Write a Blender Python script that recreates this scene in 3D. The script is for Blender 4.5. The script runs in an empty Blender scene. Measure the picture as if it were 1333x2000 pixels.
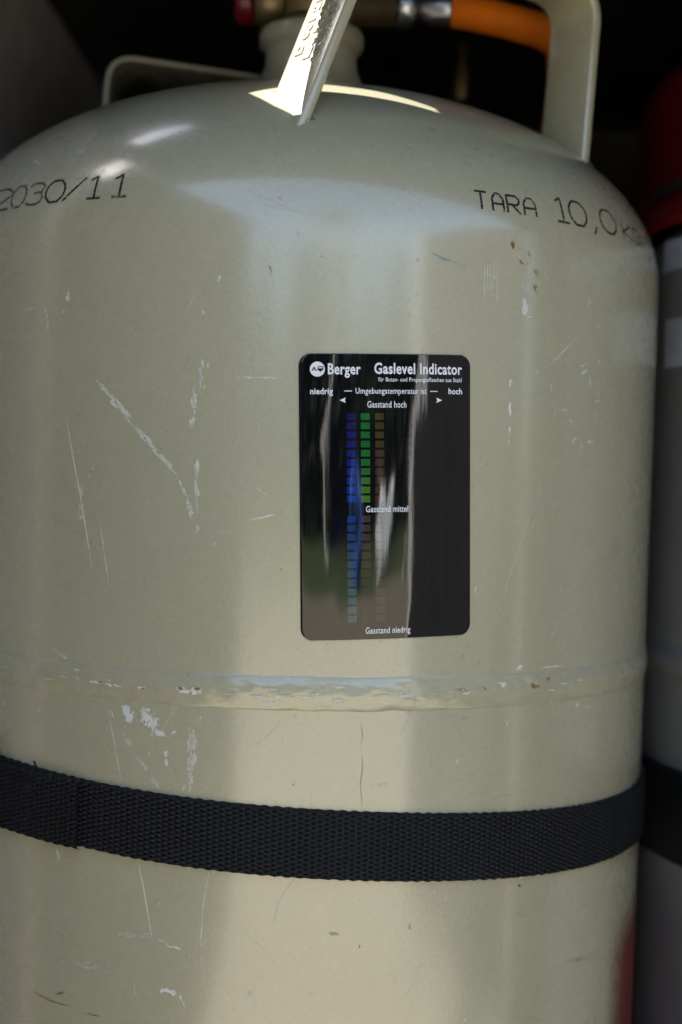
import bpy, bmesh, math, random
import numpy as np
from mathutils import Vector, Matrix, noise

random.seed(7); rng = np.random.default_rng(7)
scene = bpy.context.scene
COL = scene.collection

# ------------------------------------------------------------------ camera
cam_d = bpy.data.cameras.new('camera'); cam = bpy.data.objects.new('camera', cam_d); COL.objects.link(cam)
scene.camera = cam
PITCH, ROLL = 0.02812, 0.03136
fw = Vector((0, math.cos(PITCH), -math.sin(PITCH))); rt0 = Vector((1, 0, 0)); up0 = rt0.cross(fw)
rt = rt0*math.cos(ROLL) + up0*math.sin(ROLL); up = up0*math.cos(ROLL) - rt0*math.sin(ROLL)
m = Matrix((rt, up, -fw)).transposed().to_4x4(); m.translation = (0.01906, -0.6185, 0.343)
cam.matrix_world = m
cam_d.sensor_fit = 'VERTICAL'; cam_d.sensor_height = 36; cam_d.sensor_width = 24; cam_d.lens = 50.0
cam_d.clip_start = 0.02; cam_d.clip_end = 600
cam_d.dof.use_dof = True; cam_d.dof.focus_distance = 0.476; cam_d.dof.aperture_fstop = 6.3

# ------------------------------------------------------------------ world, sun, exposure
SUN_D = Vector((.68, -.16, -.73)).normalized()          # travel direction of the sunlight
world = bpy.data.worlds.new('World'); scene.world = world; world.use_nodes = True
wn = world.node_tree; wn.nodes.clear()
sky = wn.nodes.new('ShaderNodeTexSky'); sky.sky_type = 'NISHITA'; sky.sun_disc = False
sky.sun_elevation = math.asin(-SUN_D.z); sky.sun_rotation = math.atan2(-SUN_D.x, -SUN_D.y)
sky.air_density = 1.0; sky.dust_density = 1.5; sky.ozone_density = 1.0
bg = wn.nodes.new('ShaderNodeBackground'); bg.inputs['Strength'].default_value = 0.10
wo = wn.nodes.new('ShaderNodeOutputWorld')
wn.links.new(sky.outputs[0], bg.inputs[0]); wn.links.new(bg.outputs[0], wo.inputs[0])
sl = bpy.data.lights.new('sun', 'SUN'); sl.energy = 5.0; sl.angle = math.radians(0.35); sl.color = (1, .98, .935)
so = bpy.data.objects.new('sun', sl); COL.objects.link(so)
so.rotation_euler = (-SUN_D).to_track_quat('Z', 'Y').to_euler(); so.location = (-3, 0, 4)
scene.view_settings.view_transform = 'Standard'; scene.view_settings.look = 'None'
scene.view_settings.exposure = 2.42; scene.view_settings.gamma = 1.0
scene.render.engine = 'CYCLES'
scene.cycles.max_bounces = 6; scene.cycles.diffuse_bounces = 3; scene.cycles.transparent_max_bounces = 12

# ------------------------------------------------------------------ material helpers
def srgb(r, g, b):
    f = lambda c: (c/255/12.92) if c/255 <= .04045 else ((c/255+.055)/1.055)**2.4
    return (f(r), f(g), f(b), 1)
class NT:
    def __init__(s, name):
        s.m = bpy.data.materials.new(name); s.m.use_nodes = True; s.t = s.m.node_tree
        s.b = s.t.nodes['Principled BSDF']; s.out = s.t.nodes['Material Output']
    def n(s, typ, **kw):
        x = s.t.nodes.new(typ)
        for k, v in kw.items():
            if k.startswith('_'): setattr(x, k[1:], v)
            else: x.inputs[k.replace('9', ' ')].default_value = v
        return x
    def l(s, a, b): s.t.links.new(a, b)
    def obj(s): return s.n('ShaderNodeTexCoord').outputs['Object']
    def noise(s, scale, detail=3, rough=.55, vec=None, stretch=None):
        x = s.n('ShaderNodeTexNoise'); x.inputs['Scale'].default_value = scale
        x.inputs['Detail'].default_value = detail; x.inputs['Roughness'].default_value = rough
        v = vec or s.obj()
        if stretch:
            mp = s.n('ShaderNodeMapping'); mp.inputs['Scale'].default_value = stretch; s.l(v, mp.inputs[0]); v = mp.outputs[0]
        s.l(v, x.inputs['Vector']); return x.outputs['Fac']
    def ramp(s, fac, a, b, lo=0., hi=1.):
        x = s.n('ShaderNodeMapRange'); x.inputs[1].default_value = a; x.inputs[2].default_value = b
        x.inputs[3].default_value = lo; x.inputs[4].default_value = hi; s.l(fac, x.inputs[0]); return x.outputs[0]
    def mix(s, fac, a, b):
        x = s.n('ShaderNodeMix', _data_type='RGBA')
        for i, v in ((0, fac), (6, a), (7, b)):
            if isinstance(v, (int, float)): x.inputs[i].default_value = v
            elif isinstance(v, tuple): x.inputs[i].default_value = v
            else: s.l(v, x.inputs[i])
        return x.outputs[2]
    def math(s, op, a, b=0.):
        x = s.n('ShaderNodeMath', _operation=op)
        for i, v in ((0, a), (1, b)):
            if isinstance(v, (int, float)): x.inputs[i].default_value = v
            else: s.l(v, x.inputs[i])
        return x.outputs[0]
    def bump(s, h, dist, strength=1., prev=None):
        x = s.n('ShaderNodeBump'); x.inputs['Distance'].default_value = dist; x.inputs['Strength'].default_value = strength
        s.l(h, x.inputs['Height'])
        if prev is not None: s.l(prev, x.inputs['Normal'])
        return x.outputs[0]
    def set(s, **kw):
        names = dict(color='Base Color', rough='Roughness', metal='Metallic', coat='Coat Weight', coatr='Coat Roughness', spec='Specular IOR Level', normal='Normal', alpha='Alpha')
        for k, v in kw.items():
            i = s.b.inputs[names[k]]
            if isinstance(v, (int, float)): i.default_value = v
            elif isinstance(v, tuple): i.default_value = v
            else: s.l(v, i)
        return s.m
def plain(name, col, rough=.5, metal=0., spec=.5, bumps=None, var=.0):
    t = NT(name); c = col
    if var:
        f = t.noise(var, 4); c = t.mix(t.ramp(f, .3, .7), tuple(v*.78 for v in col[:3])+(1,), tuple(min(1, v*1.18) for v in col[:3])+(1,))
    t.set(color=c, rough=rough, metal=metal, spec=spec)
    if bumps: t.set(normal=t.bump(t.noise(bumps[0], 4), bumps[1]))
    return t.m

PAINT = (.425, .396, .268, 1)
def paint_material(name, dirty):
    t = NT(name); o = t.obj()
    big = t.noise(9, 4, .6, o); col = t.mix(t.ramp(big, .3, .7), (PAINT[0]*.95, PAINT[1]*.955, PAINT[2]*.96, 1), (PAINT[0]*1.04, PAINT[1]*1.035, PAINT[2]*1.02, 1))
    scuff = t.noise(60, 5, .7, o); rough = t.ramp(scuff, .35, .75, .255, .30)
    if dirty:
        sp = t.n('ShaderNodeSeparateXYZ'); t.l(o, sp.inputs[0])
        high = t.math('MULTIPLY', t.ramp(sp.outputs['Z'], .452, .492), t.ramp(sp.outputs['X'], -.01, .05, .22, 1.))
        cl = t.noise(32, 6, .68, o); dm = t.math('MULTIPLY', high, t.ramp(cl, .22, .82))
        dm = t.math('MULTIPLY', dm, .8)
        col = t.mix(dm, col, (.15, .125, .10, 1))
        fine = t.noise(420, 3, .6, o); fm = t.math('MULTIPLY', t.ramp(fine, .62, .72), t.ramp(sp.outputs['Z'], .44, .47, .04, .4))
        col = t.mix(fm, col, (.12, .10, .08, 1))
        rr = t.n('ShaderNodeMix', _data_type='FLOAT'); t.l(dm, rr.inputs[0]); t.l(rough, rr.inputs[2]); rr.inputs[3].default_value = .75; rough = rr.outputs[0]
        tiny = t.noise(900, 2, .5, o); col = t.mix(t.math('MULTIPLY', t.ramp(tiny, .70, .76), .35), col, (.10, .09, .07, 1))
    peel = t.noise(640, 3, .5, o); soft = t.noise(26, 2, .5, o)
    nrm = t.bump(soft, .0012, .5); nrm = t.bump(peel, .00016, .6, nrm)
    t.set(color=col, rough=rough, spec=.5, normal=nrm, coat=t.ramp(dm, 0., .5, 1., .25) if dirty else 1., coatr=.165); t.b.inputs['Coat IOR'].default_value = 1.72
    return t.m
M = {}
M['paint'] = paint_material('pebble_grey_paint', True)
M['paint2'] = paint_material('pebble_grey_handle_paint', False)
M['ink'] = (lambda t: t.set(color=(.012, .012, .014, 1), rough=.6, alpha=t.ramp(t.noise(1.0, 4, .7, None, (160, 160, 1900)), .36, .46, .12, .97)))(NT('stencil_ink'))
M['ink_faded'] = (lambda t: t.set(color=(.075, .073, .062, 1), rough=.6, alpha=t.ramp(t.noise(1.0, 4, .7, None, (160, 160, 1900)), .36, .48, .1, .85)))(NT('worn_stencil_ink'))
M['white_print'] = plain('white_print', (.82, .83, .86, 1), .35)
def label_mat():
    t = NT('glossy_black_film'); o = t.n('ShaderNodeNewGeometry').outputs['Position']
    wav = t.noise(1, 2, .5, o, (34, 34, 9)); w2 = t.noise(1, 2, .5, o, (120, 120, 18)); gr = t.noise(1, 2, .5, o, (1500, 1500, 60))
    n = t.bump(wav, .0011, .8); n = t.bump(w2, .00010, .8, n); n = t.bump(gr, .00001, .4, n)
    dust = t.ramp(t.noise(1900, 2, .5, o), .73, .78)
    return t.set(color=t.mix(t.math('MULTIPLY', dust, .25), (.0045, .0045, .0055, 1), (.3, .3, .3, 1)), rough=.045, spec=.6, normal=n)
M['film'] = label_mat()
def cell_mat():
    t = NT('thermochromic_print'); oi = t.n('ShaderNodeObjectInfo'); o = t.obj()
    geo = t.n('ShaderNodeNewGeometry')
    wav = t.noise(1, 2, .5, geo.outputs['Position'], (34, 34, 9))
    w2 = t.noise(1, 2, .5, geo.outputs['Position'], (120, 120, 18))
    return t.set(color=oi.outputs['Color'], rough=.045, spec=.6, normal=t.bump(w2, .00010, .8, t.bump(wav, .0011, .8)))
M['cell'] = cell_mat()
M['web'] = plain('black_webbing', (.0052, .0056, .0070, 1), .58, spec=.32, var=60)
M['stitch'] = plain('grey_thread', (.05, .05, .055, 1), .7)
M['brass'] = plain('tarnished_brass', (.26, .19, .10, 1), .42, .85, var=90)
M['chrome'] = plain('plated_steel', (.42, .43, .45, 1), .22, 1., var=70)
M['red'] = plain('red_plastic', (.13, .003, .008, 1), .3, var=20)
def red_reflection_mat():  # red reflection put into the colour, fading by position
    t = NT('painted_red_reflection'); o = t.obj(); sp = t.n('ShaderNodeSeparateXYZ'); t.l(o, sp.inputs[0])
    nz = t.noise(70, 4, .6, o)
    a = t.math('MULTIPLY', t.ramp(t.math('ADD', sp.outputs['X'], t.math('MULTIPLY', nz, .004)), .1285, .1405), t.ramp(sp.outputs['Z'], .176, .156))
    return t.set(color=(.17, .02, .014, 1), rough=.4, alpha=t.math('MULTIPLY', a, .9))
M['red_refl'] = red_reflection_mat()
M['orange'] = plain('orange_rubber', (.56, .125, .002, 1), .7, spec=.15, var=40)
M['hose_ink'] = plain('hose_print', (.02, .015, .01, 1), .6)
M['black'] = plain('black_plastic', (.012, .012, .013, 1), .45)
M['alu'] = plain('grey_metallic_paint', (.20, .20, .205, 1), .3, .3, var=12)
M['pale_blue'] = (lambda t: t.set(color=t.mix(t.ramp(t.noise(60, 4), .35, .65), (.32, .34, .40, 1), (.46, .49, .55, 1)), rough=.5))(NT('pale_paper_and_sky_reflection'))  # shared by the paper label and the painted sky reflection
M['felt'] = (lambda t: t.set(color=t.mix(t.ramp(t.noise(45, 6, .7), .3, .7), (.40, .38, .395, 1), (.62, .59, .605, 1)), rough=.95, spec=.1, normal=t.bump(t.noise(260, 4, .7), .002)))(NT('grey_felt_lining'))
M['dark'] = plain('dark_brown_lining', (.13, .098, .08, 1), .8, spec=.2, var=20, bumps=(180, .001))
M['board'] = plain('dark_grey_board', (.03, .028, .028, 1), .7, spec=.3, var=12)
M['door'] = plain('grey_door_panel', (.03, .029, .028, 1), .6, var=8)
M['doorw'] = plain('white_door_edge', (.72, .70, .67, 1), .4)
M['shade'] = plain('beige_shade_panel', (.50, .40, .32, 1), .6, var=5)
M['gravel'] = (lambda t: t.set(color=t.mix(t.ramp(t.noise(5, 8, .7), .3, .7), (.18, .150, .098, 1), (.33, .28, .195, 1)), rough=.95))(NT('sandy_gravel'))
M['lawn'] = (lambda t: t.set(color=t.mix(t.ramp(t.noise(3, 8, .7), .3, .7), (.035, .06, .012, 1), (.10, .12, .03, 1)), rough=.9))(NT('lawn_grass'))
M['blue'] = plain('added_barrel_blue_plastic', (.03, .09, .35, 1), .4)
M['leaf'] = plain('hedge_leaf', (.022, .036, .014, 1), .7, var=3)
M['birch'] = plain('birch_bark', (.62, .58, .52, 1), .8, var=6)

# measured marks: (type, width mm, strength, [(angle deg, height mm), ...]); stencil letters; sticker text
SC = [('l', 1.59, 0.62, ((-25.945, 372.3), (-23.025, 364.55), (-21.063, 358.93), (-19.151, 353.87), (-16.353, 347.72), (-13.319, 338.24), (-11.918, 329.01), (-11.716, 323.08))),
 ('l', 0.7, 0.5, ((-24.073, 368.15), (-21.702, 362.52), (-20.005, 357.95))),
 ('l', 1.37, 0.6, ((-11.061, 378.55), (-11.026, 375.34), (-10.885, 368.93))),
 ('l', 1.54, 0.62, ((-11.909, 370.06), (-11.995, 365.49), (-11.671, 360.76))),
 ('l', 1.37, 0.55, ((-11.863, 360.07), (-11.884, 355.67))),
 ('l', 1.37, 0.62, ((-11.372, 346.21), (-11.081, 338.77), (-11.189, 330.27), (-10.963, 328.08))),
 ('l', 1.19, 0.58, ((-11.005, 325.87), (-10.891, 321.63))),
 ('l', 0.54, 0.6, ((-30.584, 359.35), (-29.273, 345.35), (-27.935, 333.01), (-26.481, 316.9), (-25.447, 305.0))),
 ('l', 1.42, 0.35, ((-27.633, 336.01), (-27.903, 324.08))),
 ('l', 0.44, 0.5, ((-24.712, 323.74), (-23.882, 313.59), (-22.961, 301.38))),
 ('l', 1.1, 0.7, ((-34.88, 396.93), (-34.536, 393.0), (-33.997, 389.06))),
 ('r', 0.73, 0.9, ((-34.753, 394.97), (-34.63, 393.36))),
 ('l', 0.89, 0.8, ((-26.516, 338.89), (-26.055, 341.71))),
 ('d', 0.44, 0.9, ((-26.432, 339.25), (-26.139, 341.36))),
 ('l', 0.51, 0.75, ((-4.266, 326.16), (-2.463, 327.33), (-0.669, 328.66))),
 ('r', 0.68, 0.9, ((-1.053, 328.29), (-0.735, 328.66))),
 ('l', 0.27, 0.6, ((-3.678, 337.19), (-2.031, 334.63))),
 ('l', 0.2, 0.4, ((-3.002, 334.88), (-1.524, 329.94))),
 ('t', 0.86, 0.75, ((-15.185, 319.13), (-14.691, 312.52))),
 ('t', 0.38, 0.7, ((-14.605, 311.16), (-14.284, 307.44), (-14.449, 304.0), (-13.978, 298.76))),
 ('t', 0.26, 0.5, ((-17.792, 311.79), (-16.503, 311.61))),
 ('l', 0.21, 0.4, ((-11.79, 401.3), (-13.398, 393.35))),
 ('l', 1.63, 0.5, ((-30.874, 401.28), (-30.665, 399.33))),
 ('l', 0.74, 0.3, ((-38.847, 396.32), (-36.756, 396.78))),
 ('l', 1.17, 0.5, ((-43.115, 451.66), (-40.617, 449.77))),
 ('l', 0.95, 0.35, ((-36.217, 450.05), (-34.565, 451.44))),
 ('l', 1.32, 0.3, ((-35.276, 452.06), (-32.37, 452.51))),
 ('w', 1.07, 0.8, ((-25.571, 269.1), (-23.661, 269.21))),
 ('w', 0.89, 0.7, ((-22.886, 268.86), (-20.599, 268.49))),
 ('t', 1.05, 0.8, ((-19.331, 268.59), (-17.221, 268.51))),
 ('r', 0.53, 0.9, ((-23.98, 269.3), (-23.435, 269.25))),
 ('r', 0.52, 0.9, ((-17.727, 268.58), (-17.296, 268.49))),
 ('w', 2.25, 0.85, ((-12.603, 269.18), (-11.238, 268.54), (-9.898, 269.6))),
 ('r', 0.87, 0.9, ((-12.608, 269.34), (-12.199, 269.24))),
 ('r', 0.86, 0.9, ((-10.504, 269.51), (-9.897, 269.78))),
 ('w', 0.86, 0.6, ((-3.415, 268.39), (-1.463, 268.07), (1.123, 268.47))),
 ('w', 0.85, 0.6, ((1.769, 268.51), (4.167, 268.32))),
 ('w', 0.68, 0.6, ((-1.765, 266.17), (1.146, 266.42))),
 ('w', 1.2, 0.6, ((7.105, 267.42), (8.158, 267.1))),
 ('w', 3.53, 0.8, ((-20.354, 260.57), (-19.742, 259.32), (-19.204, 257.36))),
 ('w', 4.2, 0.8, ((-17.27, 260.21), (-16.471, 258.65), (-16.086, 256.31))),
 ('w', 2.27, 0.6, ((-15.701, 253.81), (-14.714, 253.5))),
 ('w', 1.05, 0.5, ((-16.228, 256.28), (-16.111, 252.52))),
 ('l', 1.24, 0.4, ((-20.416, 253.26), (-19.107, 248.89))),
 ('l', 1.41, 0.45, ((-18.268, 245.97), (-17.509, 243.21), (-16.837, 241.12))),
 ('l', 1.23, 0.4, ((-16.535, 239.64), (-15.133, 234.96))),
 ('l', 2.6, 0.42, ((-11.044, 257.79), (-10.769, 251.5), (-11.053, 246.3), (-11.042, 239.44), (-11.263, 234.93))),
 ('w', 1.4, 0.6, ((-14.157, 247.59), (-14.208, 246.03))),
 ('w', 1.23, 0.6, ((-14.197, 245.0), (-14.112, 243.46))),
 ('l', 0.87, 0.5, ((-13.468, 253.91), (-12.994, 254.86))),
 ('l', 0.32, 0.55, ((-22.538, 259.53), (-21.219, 244.7), (-20.286, 235.9))),
 ('l', 1.06, 0.4, ((-22.154, 259.45), (-21.672, 257.47))),
 ('l', 0.21, 0.5, ((1.0, 256.71), (1.257, 251.28))),
 ('l', 0.5, 0.5, ((-17.791, 211.04), (-16.644, 199.22), (-15.9, 189.88), (-15.32, 182.77))),
 ('l', 0.35, 0.5, ((-8.022, 209.95), (-8.694, 198.65), (-8.894, 186.54), (-8.63, 174.87))),
 ('l', 0.93, 0.35, ((-30.235, 209.17), (-29.841, 205.77))),
 ('l', 1.46, 0.3, ((-20.364, 184.53), (-17.781, 184.75), (-15.274, 184.86))),
 ('l', 1.09, 0.35, ((-14.912, 184.11), (-13.153, 183.41))),
 ('w', 0.9, 0.55, ((-13.493, 182.62), (-11.624, 181.91))),
 ('l', 1.9, 0.25, ((-29.906, 169.96), (-26.495, 170.97), (-21.359, 172.2))),
 ('l', 0.93, 0.35, ((-28.874, 191.56), (-28.524, 184.95), (-28.932, 175.83))),
 ('w', 1.65, 0.6, ((-14.147, 166.46), (-13.251, 167.43), (-12.136, 166.72))),
 ('w', 0.91, 0.5, ((-11.446, 166.03), (-10.718, 162.25))),
 ('b', 0.48, 0.75, ((-33.81, 157.47), (-30.627, 156.09), (-27.311, 155.95))),
 ('b', 0.76, 0.8, ((-29.767, 159.09), (-28.388, 160.2))),
 ('b', 0.66, 0.75, ((-25.078, 154.96), (-22.688, 154.89))),
 ('l', 0.27, 0.35, ((-17.145, 173.81), (-17.793, 166.59), (-17.008, 161.64))),
 ('l', 0.53, 0.3, ((0.37, 193.05), (0.94, 199.95), (2.798, 207.78))),
 ('r', 1.25, 0.95, ((29.788, 423.09), (30.13, 421.61))),
 ('r', 1.08, 0.8, ((31.211, 417.37), (31.743, 416.29))),
 ('r', 0.9, 0.7, ((32.613, 421.09), (32.907, 419.24))),
 ('r', 1.45, 0.5, ((33.696, 414.36), (34.625, 413.2))),
 ('r', 1.45, 1.0, ((33.697, 409.24), (34.188, 407.25))),
 ('r', 0.54, 0.7, ((32.34, 416.8), (32.606, 416.53))),
 ('l', 0.27, 0.45, ((25.656, 416.12), (25.818, 400.27))),
 ('l', 0.27, 0.45, ((26.128, 415.54), (26.209, 405.54))),
 ('l', 0.27, 0.45, ((26.498, 416.84), (26.695, 399.24))),
 ('l', 0.27, 0.45, ((26.876, 412.61), (26.957, 402.24))),
 ('l', 0.27, 0.45, ((27.125, 417.0), (27.192, 407.49))),
 ('l', 0.27, 0.45, ((27.636, 414.53), (27.788, 399.81))),
 ('t', 0.53, 0.6, ((26.361, 405.57), (26.901, 401.36))),
 ('l', 0.27, 0.5, ((32.565, 418.44), (32.698, 405.65))),
 ('l', 0.27, 0.5, ((31.415, 409.89), (32.589, 407.03))),
 ('l', 0.27, 0.5, ((30.228, 420.42), (31.898, 417.03))),
 ('l', 0.22, 0.4, ((35.675, 415.79), (35.762, 411.38))),
 ('l', 0.28, 0.5, ((25.563, 412.13), (27.952, 410.1))),
 ('w', 2.34, 0.65, ((32.206, 403.77), (32.46, 399.61))),
 ('l', 0.54, 0.6, ((32.745, 398.45), (33.623, 398.64))),
 ('l', 0.72, 0.5, ((31.944, 404.59), (32.132, 403.4))),
 ('l', 0.47, 0.5, ((36.122, 381.77), (37.631, 383.65), (39.836, 388.4), (42.293, 393.63))),
 ('w', 0.8, 0.75, ((30.29, 376.55), (30.246, 373.91))),
 ('w', 0.89, 0.75, ((30.325, 369.18), (30.499, 364.12))),
 ('w', 0.89, 0.7, ((30.462, 360.95), (30.443, 357.08))),
 ('w', 0.53, 0.5, ((30.373, 356.02), (30.402, 354.26))),
 ('w', 0.93, 0.6, ((43.418, 383.31), (44.681, 384.47))),
 ('w', 1.12, 0.6, ((43.717, 380.81), (44.853, 382.3))),
 ('w', 0.75, 0.6, ((45.51, 380.22), (45.729, 376.2))),
 ('l', 0.95, 0.5, ((47.758, 386.75), (47.676, 384.7))),
 ('l', 1.14, 0.4, ((47.749, 381.93), (47.845, 372.66))),
 ('l', 0.76, 0.4, ((47.102, 371.43), (48.271, 371.8))),
 ('l', 0.57, 0.4, ((47.172, 368.48), (46.906, 363.63))),
 ('w', 1.13, 0.55, ((45.579, 356.82), (46.822, 356.94), (46.606, 355.63))),
 ('l', 1.3, 0.3, ((42.132, 355.75), (42.862, 357.84))),
 ('l', 1.12, 0.3, ((43.456, 356.61), (44.674, 354.16))),
 ('l', 0.73, 0.5, ((39.54, 367.6), (41.121, 367.1))),
 ('l', 0.74, 0.4, ((41.411, 363.87), (41.96, 363.57))),
 ('l', 0.23, 0.4, ((35.714, 338.34), (33.833, 325.79), (31.627, 311.59), (29.69, 296.09))),
 ('l', 0.18, 0.35, ((36.464, 343.75), (35.286, 331.17), (34.111, 320.44))),
 ('l', 1.44, 0.3, ((34.045, 379.98), (35.797, 379.39))),
 ('l', 0.91, 0.3, ((37.365, 376.98), (38.474, 365.48))),
 ('l', 0.49, 0.35, ((51.638, 426.09), (54.906, 421.01), (57.543, 416.17))),
 ('l', 1.13, 0.3, ((44.442, 404.74), (44.991, 407.08))),
 ('u', 0.35, 0.6, ((17.825, 416.78), (19.817, 415.66))),
 ('u', 0.7, 0.7, ((19.113, 415.34), (20.689, 414.82))),
 ('u', 0.26, 0.5, ((20.689, 414.82), (23.201, 412.97))),
 ('r', 1.64, 1.0, ((35.545, 270.67), (36.693, 269.76))),
 ('r', 0.92, 0.7, ((38.304, 272.2), (38.901, 272.46))),
 ('w', 1.43, 0.6, ((29.912, 272.01), (30.936, 271.52))),
 ('r', 0.53, 0.7, ((27.416, 271.23), (27.914, 269.94))),
 ('l', 0.54, 0.4, ((32.657, 276.46), (33.895, 276.3))),
 ('w', 0.55, 0.5, ((37.344, 276.35), (39.229, 276.41), (41.745, 276.35))),
 ('w', 1.14, 0.6, ((45.521, 262.04), (45.31, 260.79))),
 ('l', 0.57, 0.4, ((46.929, 260.19), (48.794, 259.5))),
 ('o', 0.91, 0.35, ((31.672, 232.15), (32.965, 232.55))),
 ('o', 0.92, 0.35, ((34.296, 232.92), (36.149, 233.13))),
 ('o', 0.93, 0.45, ((36.612, 233.73), (37.77, 233.76))),
 ('o', 0.54, 0.3, ((26.319, 234.21), (28.714, 234.08))),
 ('o', 0.74, 0.3, ((35.538, 240.36), (36.65, 241.88))),
 ('o', 0.75, 0.3, ((40.794, 234.86), (41.068, 236.98))),
 ('k', 0.34, 0.5, ((10.763, 259.25), (11.016, 254.97), (10.781, 252.4))),
 ('k', 0.35, 0.5, ((10.956, 248.97), (11.142, 244.68), (10.874, 239.53), (11.236, 231.79))),
 ('l', 0.87, 0.3, ((13.3, 238.58), (14.444, 239.2))),
 ('k', 0.53, 0.3, ((12.067, 208.15), (12.225, 206.07))),
 ('w', 1.12, 0.5, ((34.749, 202.42), (36.218, 203.51), (38.462, 202.29))),
 ('d', 0.75, 0.8, ((34.61, 200.12), (35.079, 199.58))),
 ('k', 0.94, 0.35, ((34.426, 189.68), (35.723, 188.98))),
 ('l', 1.56, 0.2, ((41.418, 168.62), (53.081, 164.94))),
 ('w', 0.9, 0.6, ((33.967, 277.19), (33.086, 276.95))),
 ('l', 0.94, 0.4, ((26.411, 155.31), (26.635, 156.29))),
 ('d', 0.72, 0.8, ((11.415, 184.89), (11.49, 184.2))),
 ('w', 0.87, 0.5, ((19.385, 260.63), (19.679, 260.09))),
 ('d', 0.44, 0.7, ((19.603, 260.61), (19.75, 260.25))),
 ('k', 0.88, 0.3, ((24.619, 260.48), (25.302, 260.58))),
 ('k', 0.89, 0.3, ((7.585, 189.27), (8.574, 189.06))),
 ('k', 0.72, 0.3, ((18.051, 191.27), (18.217, 189.49))),
 ('d', 0.51, 0.7, ((-2.568, 409.7), (-2.35, 407.54))),
 ('d', 0.52, 0.7, ((-1.704, 432.37), (-1.502, 431.87))),
 ('k', 1.02, 0.3, ((-2.761, 409.69), (-2.283, 407.22))),
 ('b', 0.95, 0.6, ((33.993, 460.99), (35.231, 460.65))),
 ('b', 1.17, 0.55, ((43.241, 462.11), (43.837, 461.09))),
 ('b', 1.37, 0.6, ((46.353, 459.05), (46.589, 456.64))),
 ('b', 0.74, 0.5, ((26.834, 456.41), (27.309, 456.17))),
 ('b', 0.92, 0.5, ((20.646, 463.24), (21.265, 462.07))),
 ('b', 0.74, 0.5, ((29.097, 454.54), (29.395, 453.84))),
 ('b', 0.73, 0.4, ((19.2, 457.22), (19.329, 456.41))),
 ('t', 0.69, 0.6, ((-9.908, 429.68), (-9.628, 429.16))),
 ('l', 0.17, 0.4, ((-9.628, 429.16), (-9.927, 424.54))),
 ('o', 0.43, 0.6, ((0.766, 421.32), (0.846, 419.99))),
 ('l', 0.17, 0.35, ((-6.085, 434.98), (-0.748, 429.16), (1.856, 426.82))),
 ('l', 0.17, 0.35, ((-4.7, 432.38), (0.187, 431.48))),
 ('l', 0.17, 0.3, ((-3.993, 429.81), (1.204, 427.61))),
 ('l', 0.17, 0.3, ((-5.375, 433.23), (-2.022, 428.2))),
 ('l', 0.17, 0.35, ((-12.976, 410.23), (-9.667, 414.45))),
 ('k', 0.89, 0.3, ((-27.526, 374.04), (-26.543, 373.86))),
 ('k', 1.09, 0.25, ((-32.377, 372.91), (-31.989, 371.14))),
 ('l', 0.68, 0.35, ((-6.892, 373.2), (-2.666, 373.15), (-0.088, 373.18))),
 ('l', 0.17, 0.3, ((-6.924, 347.23), (-5.691, 354.07))),
 ('l', 0.2, 0.3, ((-8.618, 321.69), (-5.661, 322.65))),
 ('t', 0.68, 0.25, ((-7.353, 326.89), (-6.541, 324.94))),
 ('l', 0.2, 0.3, ((-3.281, 313.73), (0.608, 313.05))),
 ('l', 0.17, 0.25, ((-2.082, 322.29), (-1.553, 298.64))),
 ('l', 0.91, 0.3, ((-32.24, 279.32), (-29.509, 275.9))),
 ('w', 1.26, 0.5, ((-29.873, 276.52), (-29.422, 275.92))),
 ('w', 0.72, 0.5, ((-27.762, 272.62), (-26.926, 272.46))),
 ('l', 0.95, 0.3, ((-41.425, 257.3), (-41.172, 255.92))),
 ('t', 0.57, 0.4, ((-42.566, 268.34), (-41.834, 268.2)))]
LET = [('2', -49.6, -44.16, 8.3), ('0', -43.86, -40.6, 8.3), ('3', -40.22, -36.88, 8.3), ('0', -36.35, -32.77, 8.3), ('/', -32.8, -29.34, 8.3), ('1', -28.73, -26.36, 8.3), ('1', -24.77, -22.33, 8.3), ('T', 24.41, 26.53, 6.6), ('A', 27.07, 29.05, 6.6), ('R', 29.44, 31.78, 6.6), ('A', 32.26, 34.56, 6.6), ('1', 38.06, 40.62, 9.3), ('0', 40.97, 44.79, 9.3), (',', 45.97, 47.34, 9.3), ('0', 48.3, 52.77, 9.3), ('k', 54.79, 58.26, 6.0), ('g', 58.93, 61.73, 6.0)]
TX = [('Berger', 1, -19.98, -9.12, 40.55, 3.26), ('Gaslevel Indicator', 1, -4.55, 26.38, 40.76, 3.27), ('für Butan- und Propangasflaschen aus Stahl', 0, -3.28, 26.26, 38.19, 1.26), ('niedrig', 1, -25.84, -18.38, 33.99, 1.82), ('Umgebungstemperatur ist', 0, -10.87, 13.49, 34.13, 1.78), ('hoch', 1, 21.35, 26.38, 34.19, 1.86), ('Gasstand hoch', 0, -6.98, 6.32, 29.56, 1.98), ('Gasstand mittel', 0, -7.62, 6.8, -5.03, 1.93), ('Gasstand niedrig', 0, -8.0, 7.42, -45.4, 1.94)]
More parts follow.
